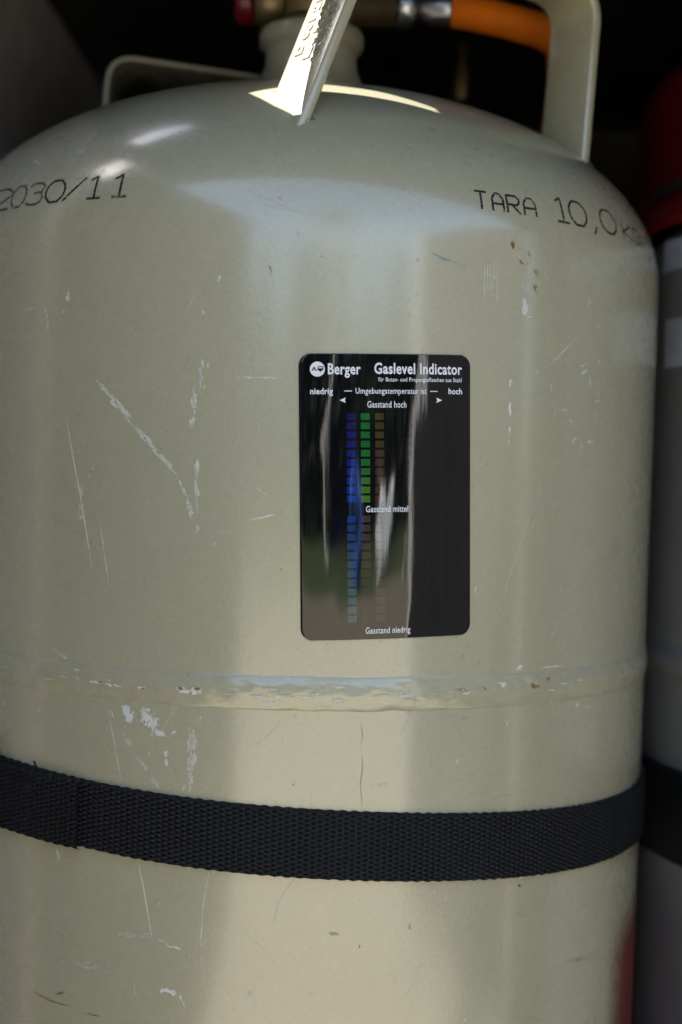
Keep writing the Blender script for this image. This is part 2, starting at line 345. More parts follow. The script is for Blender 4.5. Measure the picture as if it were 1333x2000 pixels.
# ------------------------------------------------------------------ geometry helpers
def link(name, me, mat, parent=None, smooth=True, **props):
    o = bpy.data.objects.new(name, me); COL.objects.link(o)
    if mat is not None and not me.materials: me.materials.append(mat)
    if smooth:
        me.polygons.foreach_set('use_smooth', [True]*len(me.polygons))
    if parent: o.parent = parent
    for k, v in props.items(): o[k] = v
    return o
def mesh(name, v, f):
    me = bpy.data.meshes.new(name); me.from_pydata([tuple(map(float, p)) for p in v], [], f); me.update(); return me
def gridmesh(name, P, wrap=False):
    """P: (a,b,3) numpy grid -> mesh, wrapping in the b direction when asked"""
    a, b = P.shape[:2]; idx = np.arange(a*b).reshape(a, b)
    j = np.roll(idx, -1, 1) if wrap else idx[:, 1:]; i0 = idx if wrap else idx[:, :-1]
    q = np.stack([i0[:-1], j[:-1], j[1:], i0[1:]], -1).reshape(-1, 4)
    me = bpy.data.meshes.new(name); me.vertices.add(a*b); me.vertices.foreach_set('co', P.reshape(-1).astype(np.float32))
    me.loops.add(q.size); me.loops.foreach_set('vertex_index', q.reshape(-1).astype(np.int32))
    me.polygons.add(len(q)); me.polygons.foreach_set('loop_start', np.arange(0, q.size, 4, dtype=np.int32))
    me.update(calc_edges=True); me.validate(); return me
def lathe(name, prof, n=96, axis='z', c=(0, 0, 0), cap=False):
    prof = np.array(prof, float); t = np.linspace(0, 2*np.pi, n, endpoint=False)
    r, h = prof[:, 0][:, None], prof[:, 1][:, None]; one = np.ones_like(t)[None]
    P = np.stack([r*np.sin(t), -r*np.cos(t), h*one], -1)
    if axis == 'x': P = np.stack([P[..., 2], P[..., 0], P[..., 1]], -1)
    if axis == 'y': P = np.stack([P[..., 1], P[..., 2], P[..., 0]], -1)
    return gridmesh(name, P+np.array(c), True)
def box(name, lo, hi, bev=.0):
    bm = bmesh.new(); bmesh.ops.create_cube(bm, size=1)
    for v in bm.verts: v.co = Vector([lo[i]+(v.co[i]+.5)*(hi[i]-lo[i]) for i in range(3)])
    if bev: bmesh.ops.bevel(bm, geom=list(bm.edges), offset=bev, segments=2, profile=.6, affect='EDGES')
    me = bpy.data.meshes.new(name); bm.to_mesh(me); bm.free(); return me
def empty(name, loc, **props):
    o = bpy.data.objects.new(name, None); COL.objects.link(o); o.location = loc; o.empty_display_size = .05
    for k, v in props.items(): o[k] = v
    return o
def tube(name, pts, r, n=20):
    pts = [Vector(p) for p in pts]; rows = []
    ref = Vector((0, 0, 1))
    for i, p in enumerate(pts):
        t = (pts[min(i+1, len(pts)-1)]-pts[max(i-1, 0)]).normalized()
        if abs(t.dot(ref)) > .97: ref = Vector((0, 1, 0))
        a = t.cross(ref).normalized(); b = a.cross(t)
        rr = r[i] if isinstance(r, (list, tuple)) else r
        rows.append([p+(a*math.cos(k)+b*math.sin(k))*rr for k in np.linspace(0, 2*math.pi, n, endpoint=False)])
    return gridmesh(name, np.array([[tuple(q) for q in row] for row in rows]), True)
def catmull(pts, n=10):
    P = [np.array(p, float) for p in pts]; P = [2*P[0]-P[1]]+P+[2*P[-1]-P[-2]]; out = []
    for i in range(1, len(P)-2):
        for t in np.linspace(0, 1, n, endpoint=False):
            out.append(.5*((2*P[i])+(-P[i-1]+P[i+1])*t+(2*P[i-1]-5*P[i]+4*P[i+1]-P[i+2])*t*t+(-P[i-1]+3*P[i]-3*P[i+1]+P[i+2])*t**3))
    out.append(P[-2]); return out

# ------------------------------------------------------------------ the setting: gas locker, ground outside
R, Z1, HD, PE, QE = .150, .42066, .08054, 2.1561, 1.9979
XL, XR, YB, YF, ZC = -.166, .52, .52, -.25, .62
S = dict(kind='structure')
link('wall_left', box('wall_left', (XL-.02, -.128, -.02), (XL, YB, ZC-.001)), M['felt'], None, False, **S)
link('wall_right', box('wall_right', (XR, YF, -.02), (XR+.02, YB, ZC-.001)), M['board'], None, False, **S)
link('wall_back', box('wall_back', (XL-.02, YB+.001, -.02), (XR+.02, YB+.02, ZC-.001)), M['dark'], None, False, **S)
link('floor', box('floor', (XL-.02, YF, -.04), (XR+.02, YB+.02, -.021)), M['board'], None, False, **S)
sun_hole = [(-.1520, -.0780), (-.1490, -.0893), (-.1440, -.0975), (-.1360, -.0950), (-.0920, -.0842), (-.0870, -.0713), (-.1007, -.0660), (-.1186, -.0642)]  # made-up opening, outlined to shape the sun patch on the dome
bm = bmesh.new()
ov = [bm.verts.new((x, y, ZC)) for x, y in ((XL-.02, YF), (XR+.02, YF), (XR+.02, YB+.02), (XL-.02, YB+.02))]
hv = [bm.verts.new((x, y, ZC)) for x, y in sun_hole]
ed = [bm.edges.new((L[i], L[(i+1) % len(L)])) for L in (ov, hv) for i in range(len(L))]
bmesh.ops.triangle_fill(bm, use_beauty=True, use_dissolve=False, edges=ed)
for f in list(bm.faces):      # keep the added sun opening clear
    c = f.calc_center_median(); ins = False
    for i in range(len(sun_hole)):
        (x1, y1), (x2, y2) = sun_hole[i], sun_hole[(i+1) % len(sun_hole)]
        if (y1 > c.y) != (y2 > c.y) and c.x < (x2-x1)*(c.y-y1)/(y2-y1)+x1: ins = not ins
    if ins: bm.faces.remove(f)
me = bpy.data.meshes.new('ceiling'); bm.to_mesh(me); bm.free()
link('ceiling', me, M['board'], None, False, **S)
link('ground', box('ground', (-150, -160, -.55), (150, 150, -.45)), M['gravel'], None, False, **S)
link('lawn', box('lawn', (-60, -60, -.449), (60, -8.2, -.44)), M['lawn'], None, False, **S)
# the two locker doors, swung open towards the viewer (mirrored in the paint and the black sticker)
for nm, x0, x1, lab in (('locker_door', XL-.045, XL-.02, 'grey locker door swung open left of the gas bottles, only mirrored in them'),
                        ('locker_door', XR+.0, XR+.025, 'dark locker door with white edge, mirrored in the right half of the sticker')):
    yh = -.152 if x0 < 0 else YF-.02; LD = .64 if x0 < 0 else .52
    d = empty(nm, (x0, yh, -.02), label=lab, category='door', group='open locker doors')
    p = link('panel', box('panel', (0, -LD, 0), (x1-x0, 0, ZC+.02-.003)), M['door'] if x0 < 0 else M['board'], d, False)
    link('edge_trim', box('edge_trim', (-.004, -LD-.028, -.002), (x1-x0+.004, -LD-.001, ZC+.018), .003), M['doorw'], d, False)
link('shade_board', box('shade_board', (XL-.02, YF-.012, .592), (XR+.02, YF-.001, ZC+.004)), M['board'], None, False, **S)  # added unseen board, keeps skylight off the rear handle and neck
link('shade_panel', box('shade_panel', (-.62, -.6, -.45), (-.60, .3, 1.0)), M['shade'], None, False, **S)  # added unseen panel, dims what shows through the hinge gap
# hedge across the lawn, and a birch added for the streak in the sticker
nq = 22000; c = np.stack([rng.uniform(-26, 26, nq), rng.uniform(-16.2, -14.6, nq), rng.uniform(-.4, 1, nq)], -1)
top = 2.3+.45*np.sin(c[:, 0]*.9)+.35*np.sin(c[:, 0]*2.3+1)+rng.uniform(-.3, .3, nq); c[:, 2] = -.4+(c[:, 2]+.4)/1.4*(top+.4)
d1 = rng.normal(size=(nq, 3)); d1 /= np.linalg.norm(d1, axis=1)[:, None]; d2 = np.cross(d1, rng.normal(size=(nq, 3))); d2 /= np.linalg.norm(d2, axis=1)[:, None]
d1 *= .22; d2 *= .16
V = np.stack([c-d1, c-d2, c+d1, c+d2], 1).reshape(-1, 3)
link('hedge', mesh('hedge', V, [tuple(range(4*i, 4*i+4)) for i in range(nq)]), M['leaf'], None, False, kind='stuff', label='dark green hedge across the lawn, mirrored in the sticker', category='hedge')
for x, y, h, r_, lab in ((2.1, -11.5, 5., .16, 'added pale birch trunk, unseen stand-in for the left streak in the sticker'),):
    b = empty('added_birch_tree', (x, y, -.45), label=lab, category='tree', group='trees added for the sticker reflection')
    pts = [(0, 0, -.05), (.05, 0, h*.3), (-.03, .05, h*.6), (.06, 0, h)]
    cp = catmull(pts, 8); link('trunk', tube('trunk', cp, [r_*(1-.6*i/len(cp)) for i in range(len(cp))], 12), M['birch'], b)
    n2 = 500; cc = rng.normal(size=(n2, 3))*np.array([.7, .7, .8])+np.array([0, 0, h+.3]); e1 = rng.normal(size=(n2, 3))*.07; e2 = rng.normal(size=(n2, 3))*.07
    link('crown', mesh('crown', np.stack([cc-e1, cc-e2, cc+e1, cc+e2], 1).reshape(-1, 3), [tuple(range(4*i, 4*i+4)) for i in range(n2)]), M['leaf'], b, False)

for x, y, mt, lab in ((4.75, -9.0, 'white_print', 'added white plastic barrel, unseen stand-in for the bright patch in the sticker'), (3.15, -9.0, 'blue', 'added blue plastic barrel, unseen stand-in for the blue reflection in the sticker')):
    b = empty('barrel', (x, y, -.44), label=lab, category='barrel', group='barrels added for the sticker reflection')  # added barrel, unseen stand-in for a reflection in the sticker
    link('added_drum', lathe('added_drum', [(0, 0), (.22, 0), (.235, .02), (.235, .24), (.245, .26), (.245, .29), (.235, .31), (.235, .56), (.245, .58), (.245, .61), (.235, .63), (.23, .76), (.2, .79), (0, .79)], 40), M[mt], b)  # added only to give the sticker its white and blue reflections
    link('lid', lathe('lid', [(.15, .791), (.2, .791), (.205, .81), (.19, .825), (0, .83)], 40), M['black'], b)

# ------------------------------------------------------------------ main gas bottle
def rad(z):
    u = np.clip((np.asarray(z, float)-Z1)/HD, 0, 1); return np.where(np.asarray(z) < Z1, R, R*np.clip(1-u**PE, 0, 1)**(1/QE))
bottle = empty('gas_bottle', (0, 0, 0), label='pebble grey steel gas bottle with scratched paint, centre of the picture', category='gas bottle')
u = np.linspace(0, 1, 120)**.55; u[-1] = .9995
prof = [(.10, .0), (.145, .004), (R, .015)]+[(R, z) for z in np.linspace(.02, Z1, 60)]+[(float(rad(Z1+HD*k)), Z1+HD*k) for k in u[1:]]
link('shell', lathe('shell', prof, 480), M['paint'], bottle)
# circumferential weld bead: low irregular band, lower edge sharper
na, nb = 26, 900; tt = np.linspace(0, 2*np.pi, nb, endpoint=False); P = np.zeros((na, nb, 3))
for i in range(na):
    v = i/(na-1)
    for j in range(nb):
        t = tt[j]; zz = .2632+.0122*v
        q = Vector((math.sin(t)*3, math.cos(t)*3, v*.55))
        w = noise.fractal(q*9, 1, 2, 4)*.20+noise.noise(q*30)*.20+noise.noise(q*2)*.15
        ripple = .12*math.sin(t*150*.5+2.2*noise.noise(q*3)+v*4)
        bump = (math.sin(math.pi*min(1, max(0, v)))**.55)*(1.15+.38*w+ripple*.5)
        zz += .0005*noise.noise(q*6+Vector((5, 0, 0)))
        rr = R-.00025+.00105*bump*(1-.35*abs(v-.45))
        P[i, j] = (rr*math.sin(t), -rr*math.cos(t), zz)
link('weld_seam', gridmesh('weld_seam', P, True), M['paint'], bottle)
neck = [(.052, .4895), (.042, .4955), (.034, .5), (.0275, .5045), (.0228, .5095), (.0202, .515), (.0195, .5215), (.0205, .5235), (.0222, .5243), (.0226, .526), (.0226, .5298), (.0218, .5315), (.0195, .532), (.012, .532)]
link('neck_collar', lathe('neck_collar', neck, 96), M['paint'], bottle)

# flat-bar carrying handles
Wd = Vector((.60, -.80, 0)); Td = Vector((.80, .60, 0)); LEAN = math.radians(22.5)
Uv = Vector((0, 0, 1))*math.cos(LEAN)+Td*math.sin(LEAN)
M0 = Vector((-.0022, -.1200, .4697)); HW, HT = .0125, .0021
def round_path(cs, r=.013, n=10):
    out = [cs[0]]
    for i in range(1, len(cs)-1):
        a = (cs[i-1]-cs[i]).normalized(); b = (cs[i+1]-cs[i]).normalized(); p0, p2 = cs[i]+a*r, cs[i]+b*r
        for k in range(n+1):
            t = k/n; out.append(p0*(1-t)**2+cs[i]*2*t*(1-t)+p2*t*t)
    out.append(cs[-1]); return out
def strip(name, cs):
    pts = round_path(cs); rows = []
    cr = []   # rounded-rectangle cross-section
    e = .0011
    for sx, sy in ((1, 1), (-1, 1), (-1, -1), (1, -1)):
        for k in range(4):
            a = {(1, 1): 0, (-1, 1): 90, (-1, -1): 180, (1, -1): 270}[(sx, sy)]+k*30
            cr.append((sx*(HW-e)+e*math.cos(math.radians(a)), sy*(HT-e)+e*math.sin(math.radians(a))))
    for i, p in enumerate(pts):
        t = (pts[min(i+1, len(pts)-1)]-pts[max(i-1, 0)]).normalized(); nn = Wd.cross(t).normalized()
        rows.append([tuple(p+Wd*a+nn*b) for a, b in cr])
    return gridmesh(name, np.array(rows), True)
cs = [M0-Uv*.016, M0+Uv*.080, Vector((.1085, -.0360, .5375)), Vector((.1040, -.0390, .455))]
hm = strip('handle', cs)
h1 = link('handle', hm, M['paint2'], bottle); h1['label'] = 'sunlit front handle strip with raised lettering'
W1, HW1 = Wd, HW
Wd = Vector((-.06, .998, 0)).normalized(); HW = .0225
yb_ = .083; HT = .0012
h2 = link('handle', strip('handle', [Vector((-.1030, yb_-.002, .45)), Vector((-.0985, yb_-.002, .5365)), Vector((-.020, yb_+.006, .5295)), Vector((-.014, yb_+.006, .47))]), M['paint2'], bottle); h2['label'] = 'shaded rear handle at the left'
Wd, HW, HT = W1, HW1, .0021
# weld fillets at the handle feet
for k, (foot, rot_) in enumerate(((M0, 0), (Vector((.1050, -.038, .4655)), 0))):
    rows = []
    for i in range(15):
        a = -HW*1.05+2.1*HW*i/14; c = foot+Wd*a
        zr = math.hypot(c.x, c.y); zz = Z1+HD*(max(0, 1-(zr/R)**QE))**(1/PE)
        jr = .0023*(1+.15*math.sin(i*1.3))
        rows.append([(c.x+Td.x*jr*1.5*math.cos(b), c.y+Td.y*jr*1.5*math.cos(b), zz-.0010+jr*.8*math.sin(b)) for b in np.linspace(0, 2*math.pi, 12, endpoint=False)])
    o = link('foot_weld', gridmesh('foot_weld', np.array(rows), True), M['paint2'], bottle); o.rotation_euler = (0, 0, rot_)

# text helper: Blender text -> mesh (list of verts, faces) normalised to x from 0..1*width, baseline 0
def text_geo(s, bold, extrude=0., bevel=0., res=3):
    cu = bpy.data.curves.new('t', 'FONT'); cu.body = s; cu.size = 1.; cu.resolution_u = res; cu.offset = .024 if bold else .010; cu.space_character = 1.07
    cu.extrude = extrude; cu.bevel_depth = bevel; cu.bevel_resolution = 1
    o = bpy.data.objects.new('t', cu); COL.objects.link(o); dg = bpy.context.evaluated_depsgraph_get()
    me = bpy.data.meshes.new_from_object(o.evaluated_get(dg)); bpy.data.objects.remove(o); bpy.data.curves.remove(cu); return me
CAPH = .729
# raised lettering on the front handle leg
FN = Wd.cross(Uv).normalized()
if FN.dot(Vector((0, -1, 0))) < 0: FN = -FN
for s, s0, off in (('UN1965', .0155, .0065), ('EN 1442', .0175, .0002), ('D 001 21', .0205, -.0062)):
    me = text_geo(s, True, .10, .045)
    k = .0040/CAPH
    for v in me.vertices:
        x, y, z = v.co
        p = M0+Uv*(s0+x*k*1.12)-Wd*(y*k-.0020)+Wd*off+FN*(HT-.0001+max(z, -.02)*k*.9)
        v.co = p
    me.update(); link('raised_lettering', me, M['paint2'], bottle, True)

# stencilled lettering on the dome (own single-stroke letters)
GL = {'2': [[(0, .8), (.2, 1), (.75, 1), (1, .8), (1, .6), (0, 0), (1, 0)]],
      '0': [[(.3, 0), (.05, .25), (0, .5), (.05, .75), (.3, 1), (.7, 1), (.95, .75), (1, .5), (.95, .25), (.7, 0), (.3, 0)]],
      '3': [[(.05, .9), (.3, 1), (.75, 1), (1, .8), (.85, .55), (.4, .53)], [(.85, .55), (1, .3), (.9, .1), (.7, 0), (.25, 0), (0, .12)]],
      '/': [[(0, 0), (1, 1)]], '1': [[(.1, .82), (.55, 1), (.55, 0)], [(.05, 0), (1, 0)]],
      'T': [[(0, 1), (1, 1)], [(.5, 1), (.5, 0)]], 'A': [[(0, 0), (0, .7), (.3, 1), (.7, 1), (1, .7), (1, 0)], [(0, .42), (1, .42)]],
      'R': [[(0, 0), (0, 1), (.75, 1), (1, .8), (.95, .6), (.75, .48), (0, .48)], [(.4, .48), (1, 0)]],
      ',': [[(.5, .12), (.55, 0), (.1, -.22)]],
      'k': [[(0, 0), (0, 1)], [(.9, .95), (.05, .45), (1, 0)]], 'g': [[(1, .85), (.75, 1), (.25, 1), (0, .75), (0, .25), (.25, 0), (.75, 0), (1, .2), (1, .5), (.55, .5)]]}
zs_ = np.linspace(.40, .4985, 600); rs_ = rad(zs_); arc_ = np.concatenate([[0], np.cumsum(np.hypot(np.diff(zs_), np.diff(rs_)))])
A0 = np.interp(.4334, zs_, arc_)
def dome_pt(th, s, off):
    z = float(np.interp(A0+s, arc_, zs_)); r = float(np.interp(A0+s, arc_, rs_)); dr = (float(rad(z+1e-4))-float(rad(z-1e-4)))/2e-4
    k = 1/math.hypot(1, dr); r += off*k; z -= off*dr*k; a = math.radians(th); return (r*math.sin(a), -r*math.cos(a), z)
def ribbon(pts, w, sub):
    """2D polyline -> (verts 2D, quads) ribbon with mitred joins"""
    q = []
    for i in range(len(pts)-1):
        a, b = np.array(pts[i]), np.array(pts[i+1]); n = max(1, int(np.linalg.norm(b-a)/sub))
        for k in range(n): q.append(a+(b-a)*k/n)
    q.append(np.array(pts[-1])); q = np.array(q); t = np.gradient(q, axis=0); t /= np.linalg.norm(t, axis=1)[:, None]+1e-12
    nn = np.stack([-t[:, 1], t[:, 0]], -1); return q, nn
for ch, a, b, hh in LET:
    if hh == 6.6: b -= .12*(b-a)
    V, F = [], []; wmm = math.radians(b-a)*.1475*1000
    for st in GL[ch]:
        pts = [(x*wmm, y*hh) for x, y in st]; hw = .47 if hh > 7 else .44
        if ch in 'kg': hw = .4
        pts2 = pts
        q, nn = ribbon(pts2, hw, .5); base = len(V)
        for k in range(len(q)):
            for sgn in (-1, 1):
                p = q[k]+nn[k]*hw*sgn*(1+.18*math.sin(k*1.7+ord(ch))); V.append(dome_pt(a+math.degrees(p[0]/1000/.1475), p[1]/1000, .00007))
        F += [(base+2*k, base+2*k+1, base+2*k+3, base+2*k+2) for k in range(len(q)-1)]
    link('stencil_letter', mesh('stencil_letter', V, F), M['ink_faded'] if a < -36.8 else M['ink'], bottle)

# scratches, chips, rust and paint marks: thin ragged flakes lying on the paint
def decal_mat(name, col, rough=.6):
    t = NT(name); uv = t.n('ShaderNodeUVMap'); at = t.n('ShaderNodeVertexColor', _layer_name='amt'); sp = t.n('ShaderNodeSeparateXYZ'); t.l(uv.outputs[0], sp.inputs[0])
    ac = t.math('ABSOLUTE', sp.outputs['Y']); n1 = t.noise(900, 6, .75); n2 = t.noise(260, 3, .6)
    h = t.math('ADD', t.math('ADD', t.math('MULTIPLY', n1, 2.0), t.math('MULTIPLY', n2, 1.7)), t.math('MULTIPLY', ac, -.55))
    h = t.math('ADD', h, t.math('MULTIPLY', sp.outputs['X'], .3))
    m_ = t.ramp(h, 1.58, 1.66)
    cr = t.mix(t.ramp(n1, .3, .7), tuple(v*.75 for v in col[:3])+(1,), col)
    cr = t.mix(at.outputs['Color'], PAINT, cr)
    return t.set(color=cr, rough=rough*.75, spec=.4, alpha=m_)
DM = {'l': decal_mat('scuffed_paint', (.80, .795, .72, 1)), 'w': decal_mat('bare_primer', (.78, .77, .73, 1)), 'r': decal_mat('rust_spot', (.26, .085, .022, 1), .85),
      'o': decal_mat('rust_stain', (.40, .23, .08, 1), .8), 'd': decal_mat('dark_chip', (.035, .028, .022, 1)), 'k': decal_mat('grey_smudge', (.12, .115, .10, 1)),
      'b': decal_mat('brown_grime', (.13, .075, .035, 1), .8), 't': decal_mat('tan_scrape', (.52, .41, .28, 1)), 'u': decal_mat('blue_mark', (.10, .25, .32, 1))}
NAMES = {'l': 'paint_scuffs', 'w': 'primer_chips', 'r': 'rust_spots', 'o': 'rust_stains', 'd': 'dark_chips', 'k': 'grey_smudges', 'b': 'brown_grime', 't': 'tan_scrapes', 'u': 'blue_mark'}
acc = {k: ([], [], [], []) for k in DM}
def surf(th, z, off):
    z = z/1000; r = float(rad(z)); dr = (float(rad(z+1e-4))-float(rad(z-1e-4)))/2e-4; k = 1/math.hypot(1, dr)
    if .2632 < z < .2754: v_ = (z-.2632)/.0122; r += -.00025+.00105*math.sin(math.pi*v_)**.55*1.15*(1-.35*abs(v_-.45))+.00012
    r += off*k; z -= off*dr*k; a = math.radians(th); return (r*math.sin(a), -r*math.cos(a), z)
def add_decal(ty, w, amt, pts):
    V, F, UV, AM = acc[ty]
    mm = [(math.radians(t)*150, z) for t, z in pts]
    L = sum(math.dist(mm[i], mm[i+1]) for i in range(len(mm)-1)); ext = min(w*.45, 2)
    a, b = np.array(mm[0]), np.array(mm[1]); mm[0] = tuple(a-(b-a)/(np.linalg.norm(b-a)+1e-9)*ext)
    a, b = np.array(mm[-1]), np.array(mm[-2]); mm[-1] = tuple(a-(b-a)/(np.linalg.norm(b-a)+1e-9)*ext)
    q, nn = ribbon(mm, w, max(.4, w*.4)); nq = len(q); base = len(V)
    hw = w*(.5 if w < .6 else .72)
    ph = rng.uniform(0, 9)
    for k in range(nq):
        f = k/max(1, nq-1); en = min(1, 4*f+.05, 4*(1-f)+.05)
        side = w*.12*math.sin(k*.9+ph) if w > .5 else .0
        for j, sg in enumerate((-1, 0, 1)):
            p = q[k]+nn[k]*(sg*hw*(.45+.55*en)+side); V.append(surf(math.degrees(p[0]/150), p[1], .00006)); UV.append((1. if w < .6 else 0.+.3*en, float(sg))); AM.append(min(.95, amt*(1.45 if ty in 'lwt' else .8 if ty == 'k' else 1.))*(en**.5))
    for k in range(nq-1):
        for j in range(2): F.append((base+3*k+j, base+3*k+j+1, base+3*k+3+j+1, base+3*k+3+j))
def dashes(ty, w, amt, pts, n):
    mm = [np.array((math.radians(t)*150, z)) for t, z in pts]; cum = np.concatenate([[0], np.cumsum([np.linalg.norm(mm[i+1]-mm[i]) for i in range(len(mm)-1)])])
    P_ = lambda s: np.array([np.interp(s, cum, [p[0] for p in mm]), np.interp(s, cum, [p[1] for p in mm])])
    for k in range(n):
        a = rng.uniform(-.02, .92)*cum[-1]; b = min(cum[-1], a+rng.uniform(1.2, 5.5)); a = max(0, a)
        if b-a < .6: continue
        pa, pb = P_(a), P_(b); t = (pb-pa)/np.linalg.norm(pb-pa); off = np.array([-t[1], t[0]])*rng.normal(0, .24)*w; wob = np.array([-t[1], t[0]])*rng.normal(0, .08)*w
        seq = [pa+off, (pa+pb)/2+off+wob, pb+off]
        add_decal(ty, w*rng.uniform(.22, .62), amt*rng.uniform(.7, 1.1), [(math.degrees(p[0]/150), p[1]) for p in seq])
for ty, w, amt, pts in SC:
    zz_ = [math.dist((math.radians(pts[i][0])*150, pts[i][1]), (math.radians(pts[i+1][0])*150, pts[i+1][1])) for i in range(len(pts)-1)]
    if ty == 'l' and w > .9 and sum(zz_) > 4: dashes(ty, w, amt, pts, int(sum(zz_)*.95)+3)
    else: add_decal(ty, w, amt, pts)
for i in range(55):      # scuffs along the crown of the weld bead
    th = rng.uniform(-50, 70); z = rng.normal(270.0, 1.2); L = rng.uniform(.8, 4.5)
    add_decal(rng.choice(['w', 'l', 'l', 't', 'r'], p=[.35, .25, .25, .1, .05]), rng.uniform(.25, .7), rng.uniform(.25, .7), [(th, z), (th+L*.2, z+rng.normal(0, .2)), (th+L*.4, z+rng.normal(0, .2))])
# small random specks and hairlines all round
for i in range(150):
    th = rng.uniform(-60, 75); z = rng.uniform(150, 470); L = rng.uniform(.2, .7)
    add_decal(rng.choice(['d', 'k', 'b']), rng.uniform(.25, .6), rng.uniform(.35, .8), [(th, z), (th+L*.3, z+L*.6)])
for i in range(170):      # dark dust specks on the shoulder
    th = rng.uniform(-25, 60); z = rng.uniform(437, 482); L = rng.uniform(.15, .6)
    add_decal(rng.choice(['d', 'b']), rng.uniform(.2, .5), rng.uniform(.4, .85), [(th, z), (th+L*.5, z+L*.2)])
for i in range(70):
    th = rng.uniform(-55, 70); z = rng.uniform(150, 440); L = rng.uniform(3, 16); a = rng.normal(1.4, .6)
    add_decal('l', rng.uniform(.12, .24), rng.uniform(.12, .35), [(th, z), (th+math.cos(a)*L*.2, z+math.sin(a)*L*.5), (th+math.cos(a+.1)*L*.38, z+math.sin(a+.1)*L)])
for i in range(130):
    th = rng.uniform(-55, 70); z = rng.uniform(150, 430); add_decal(rng.choice(['l', 'w']), rng.uniform(.3, .9), rng.uniform(.2, .55), [(th, z), (th+rng.normal(0, .15), z+rng.normal(0, .8))])
for ty, (V, F, UV, AM) in acc.items():
    me = mesh(NAMES[ty], V, F); uvl = me.uv_layers.new(name='UVMap'); ca = me.color_attributes.new('amt', 'FLOAT_COLOR', 'POINT')
    for lp in me.loops: uvl.data[lp.index].uv = UV[lp.vertex_index]
    for i, a in enumerate(AM): ca.data[i].color = (a, a, a, 1)
    link(NAMES[ty], me, DM[ty], bottle, kind='stuff')

# valve on the bottle neck
valve = link('valve_body', lathe('valve_body', [(.0, .5315), (.0135, .5316), (.0135, .537), (.0105, .538), (.0105, .556), (.008, .558), (.008, .566), (0, .566)], 40), M['brass'], bottle)
link('outlet_pipe', lathe('outlet_pipe', [(0, -.0245), (.0088, -.0245), (.0098, -.0235), (.0098, -.0118), (.0085, -.0115), (.0085, .036), (0, .036)], 40, 'x', (0, 0, .5435)), M['brass'], valve)
link('hex_nut', lathe('hex_nut', [(0, -.0110), (.0118, -.0110), (.0130, -.0098), (.0130, .0165), (.0118, .0177), (0, .0177)], 6, 'x', (0, 0, .5435)), M['brass'], valve, False)
link('red_cap', lathe('red_cap', [(0, -.0335), (.0085, -.0330), (.0092, -.0318), (.0092, -.0262), (.0080, -.0250), (0, -.0250)], 40, 'x', (0, 0, .5435)), M['red'], valve)
wheel = [(0, .566), (.019, .566), (.0215, .568), (.0215, .577), (.019, .579), (0, .580)]
hw = link('hand_wheel', lathe('hand_wheel', wheel, 60), M['black'], valve)
# painted red reflection on the right flank, faded towards its edges
def patch(th0, th1, z0, z1, off, nt=24, nz=4, rr=None, cx=0, cy=0):
    rr = R if rr is None else rr; P = np.zeros((nz, nt, 3))
    for i, z in enumerate(np.linspace(z0, z1, nz)):
        for j, t in enumerate(np.radians(np.linspace(th0, th1, nt))): P[i, j] = (cx+(rr+off)*math.sin(t), cy-(rr+off)*math.cos(t), z)
    return P
link('red_reflection', gridmesh('red_reflection', patch(57, 95, .07, .177, .00008)), M['red_refl'], bottle)

# ------------------------------------------------------------------ gas level sticker
THC, ZCEN, ROT = 13.299, .33528, .03821
def lab_pt(x, y, off):
    """x,y in mm on the sticker"""
    a = x*math.cos(ROT)-y*math.sin(ROT); b = x*math.sin(ROT)+y*math.cos(ROT); t = math.radians(THC)+a/150; r = R+off
    return (r*math.sin(t), -r*math.cos(t), ZCEN+b/1000)
stk = empty('gas_level_sticker', lab_pt(0, -47.3, 0), label='glossy black gas level sticker with white lettering on the bottle', category='sticker')
SINV = stk.location.copy()
def rel(v): return tuple(Vector(v)-SINV)
W2, H2, CR = 29.55, 47.3, 4.0
rows = []; NXs, NYs = 60, 80
def sheet_off(x, y): return .00028
xs = np.linspace(-1, 1, NXs+1); 
V, F = [], []
def half_w(y):
    d = H2-abs(y)
    return W2-(CR-math.sqrt(max(0, CR*CR-(CR-d)**2)) if d < CR else 0)
ys = np.concatenate([-H2+CR*(1-np.cos(np.linspace(0, np.pi/2, 10)))[:-1], np.linspace(-H2+CR, H2-CR, NYs), H2-CR*(1-np.cos(np.linspace(np.pi/2, 0, 10)))[1:]])
P = np.zeros((len(ys), NXs+1+4, 3))
for i, y in enumerate(ys):
    h = half_w(y)
    ed = .00055 if (i not in (0, len(ys)-1)) else .00012
    cols = [(-h, .00001), (-h, ed-.0001)]+[(x*(h-.12), ed) for x in xs]+[(h, ed-.0001), (h, .00001)]
    for j, (x, o_) in enumerate(cols): P[i, j] = rel(lab_pt(x, y, o_))
link('film', gridmesh('film', P), M['film'], stk)
PO = .00059
for s, bold, x0, x1, yb, ch in TX:
    me = text_geo(s, bold, 0, 0, 4); co = np.array([v.co for v in me.vertices]); mn, mx = co[:, 0].min(), co[:, 0].max()
    sy = ch/CAPH*(1.12)
    if s in ('niedrig', 'hoch'): sy = ch/.76*1.15
    for v in me.vertices:
        v.co = rel(lab_pt(x0+(v.co.x-mn)/(mx-mn)*(x1-x0), yb+v.co.y*sy, PO))
    me.update(); link('lettering', me, M['white_print'], stk, False)
def poly(name, pts, mat, off=PO):
    link(name, mesh(name, [rel(lab_pt(x, y, off)) for x, y in pts], [tuple(range(len(pts)))]), mat, stk, False)
for a, b in ((-14.61, -12.03), (14.71, 17.34)): poly('dash', [(a, 34.85), (b, 34.85), (b, 35.12), (a, 35.12)], M['white_print'])
poly('arrow', [(-16.22, 31.95), (-14.14, 31.05), (-14.5, 31.95), (-14.14, 32.85)], M['white_print'])
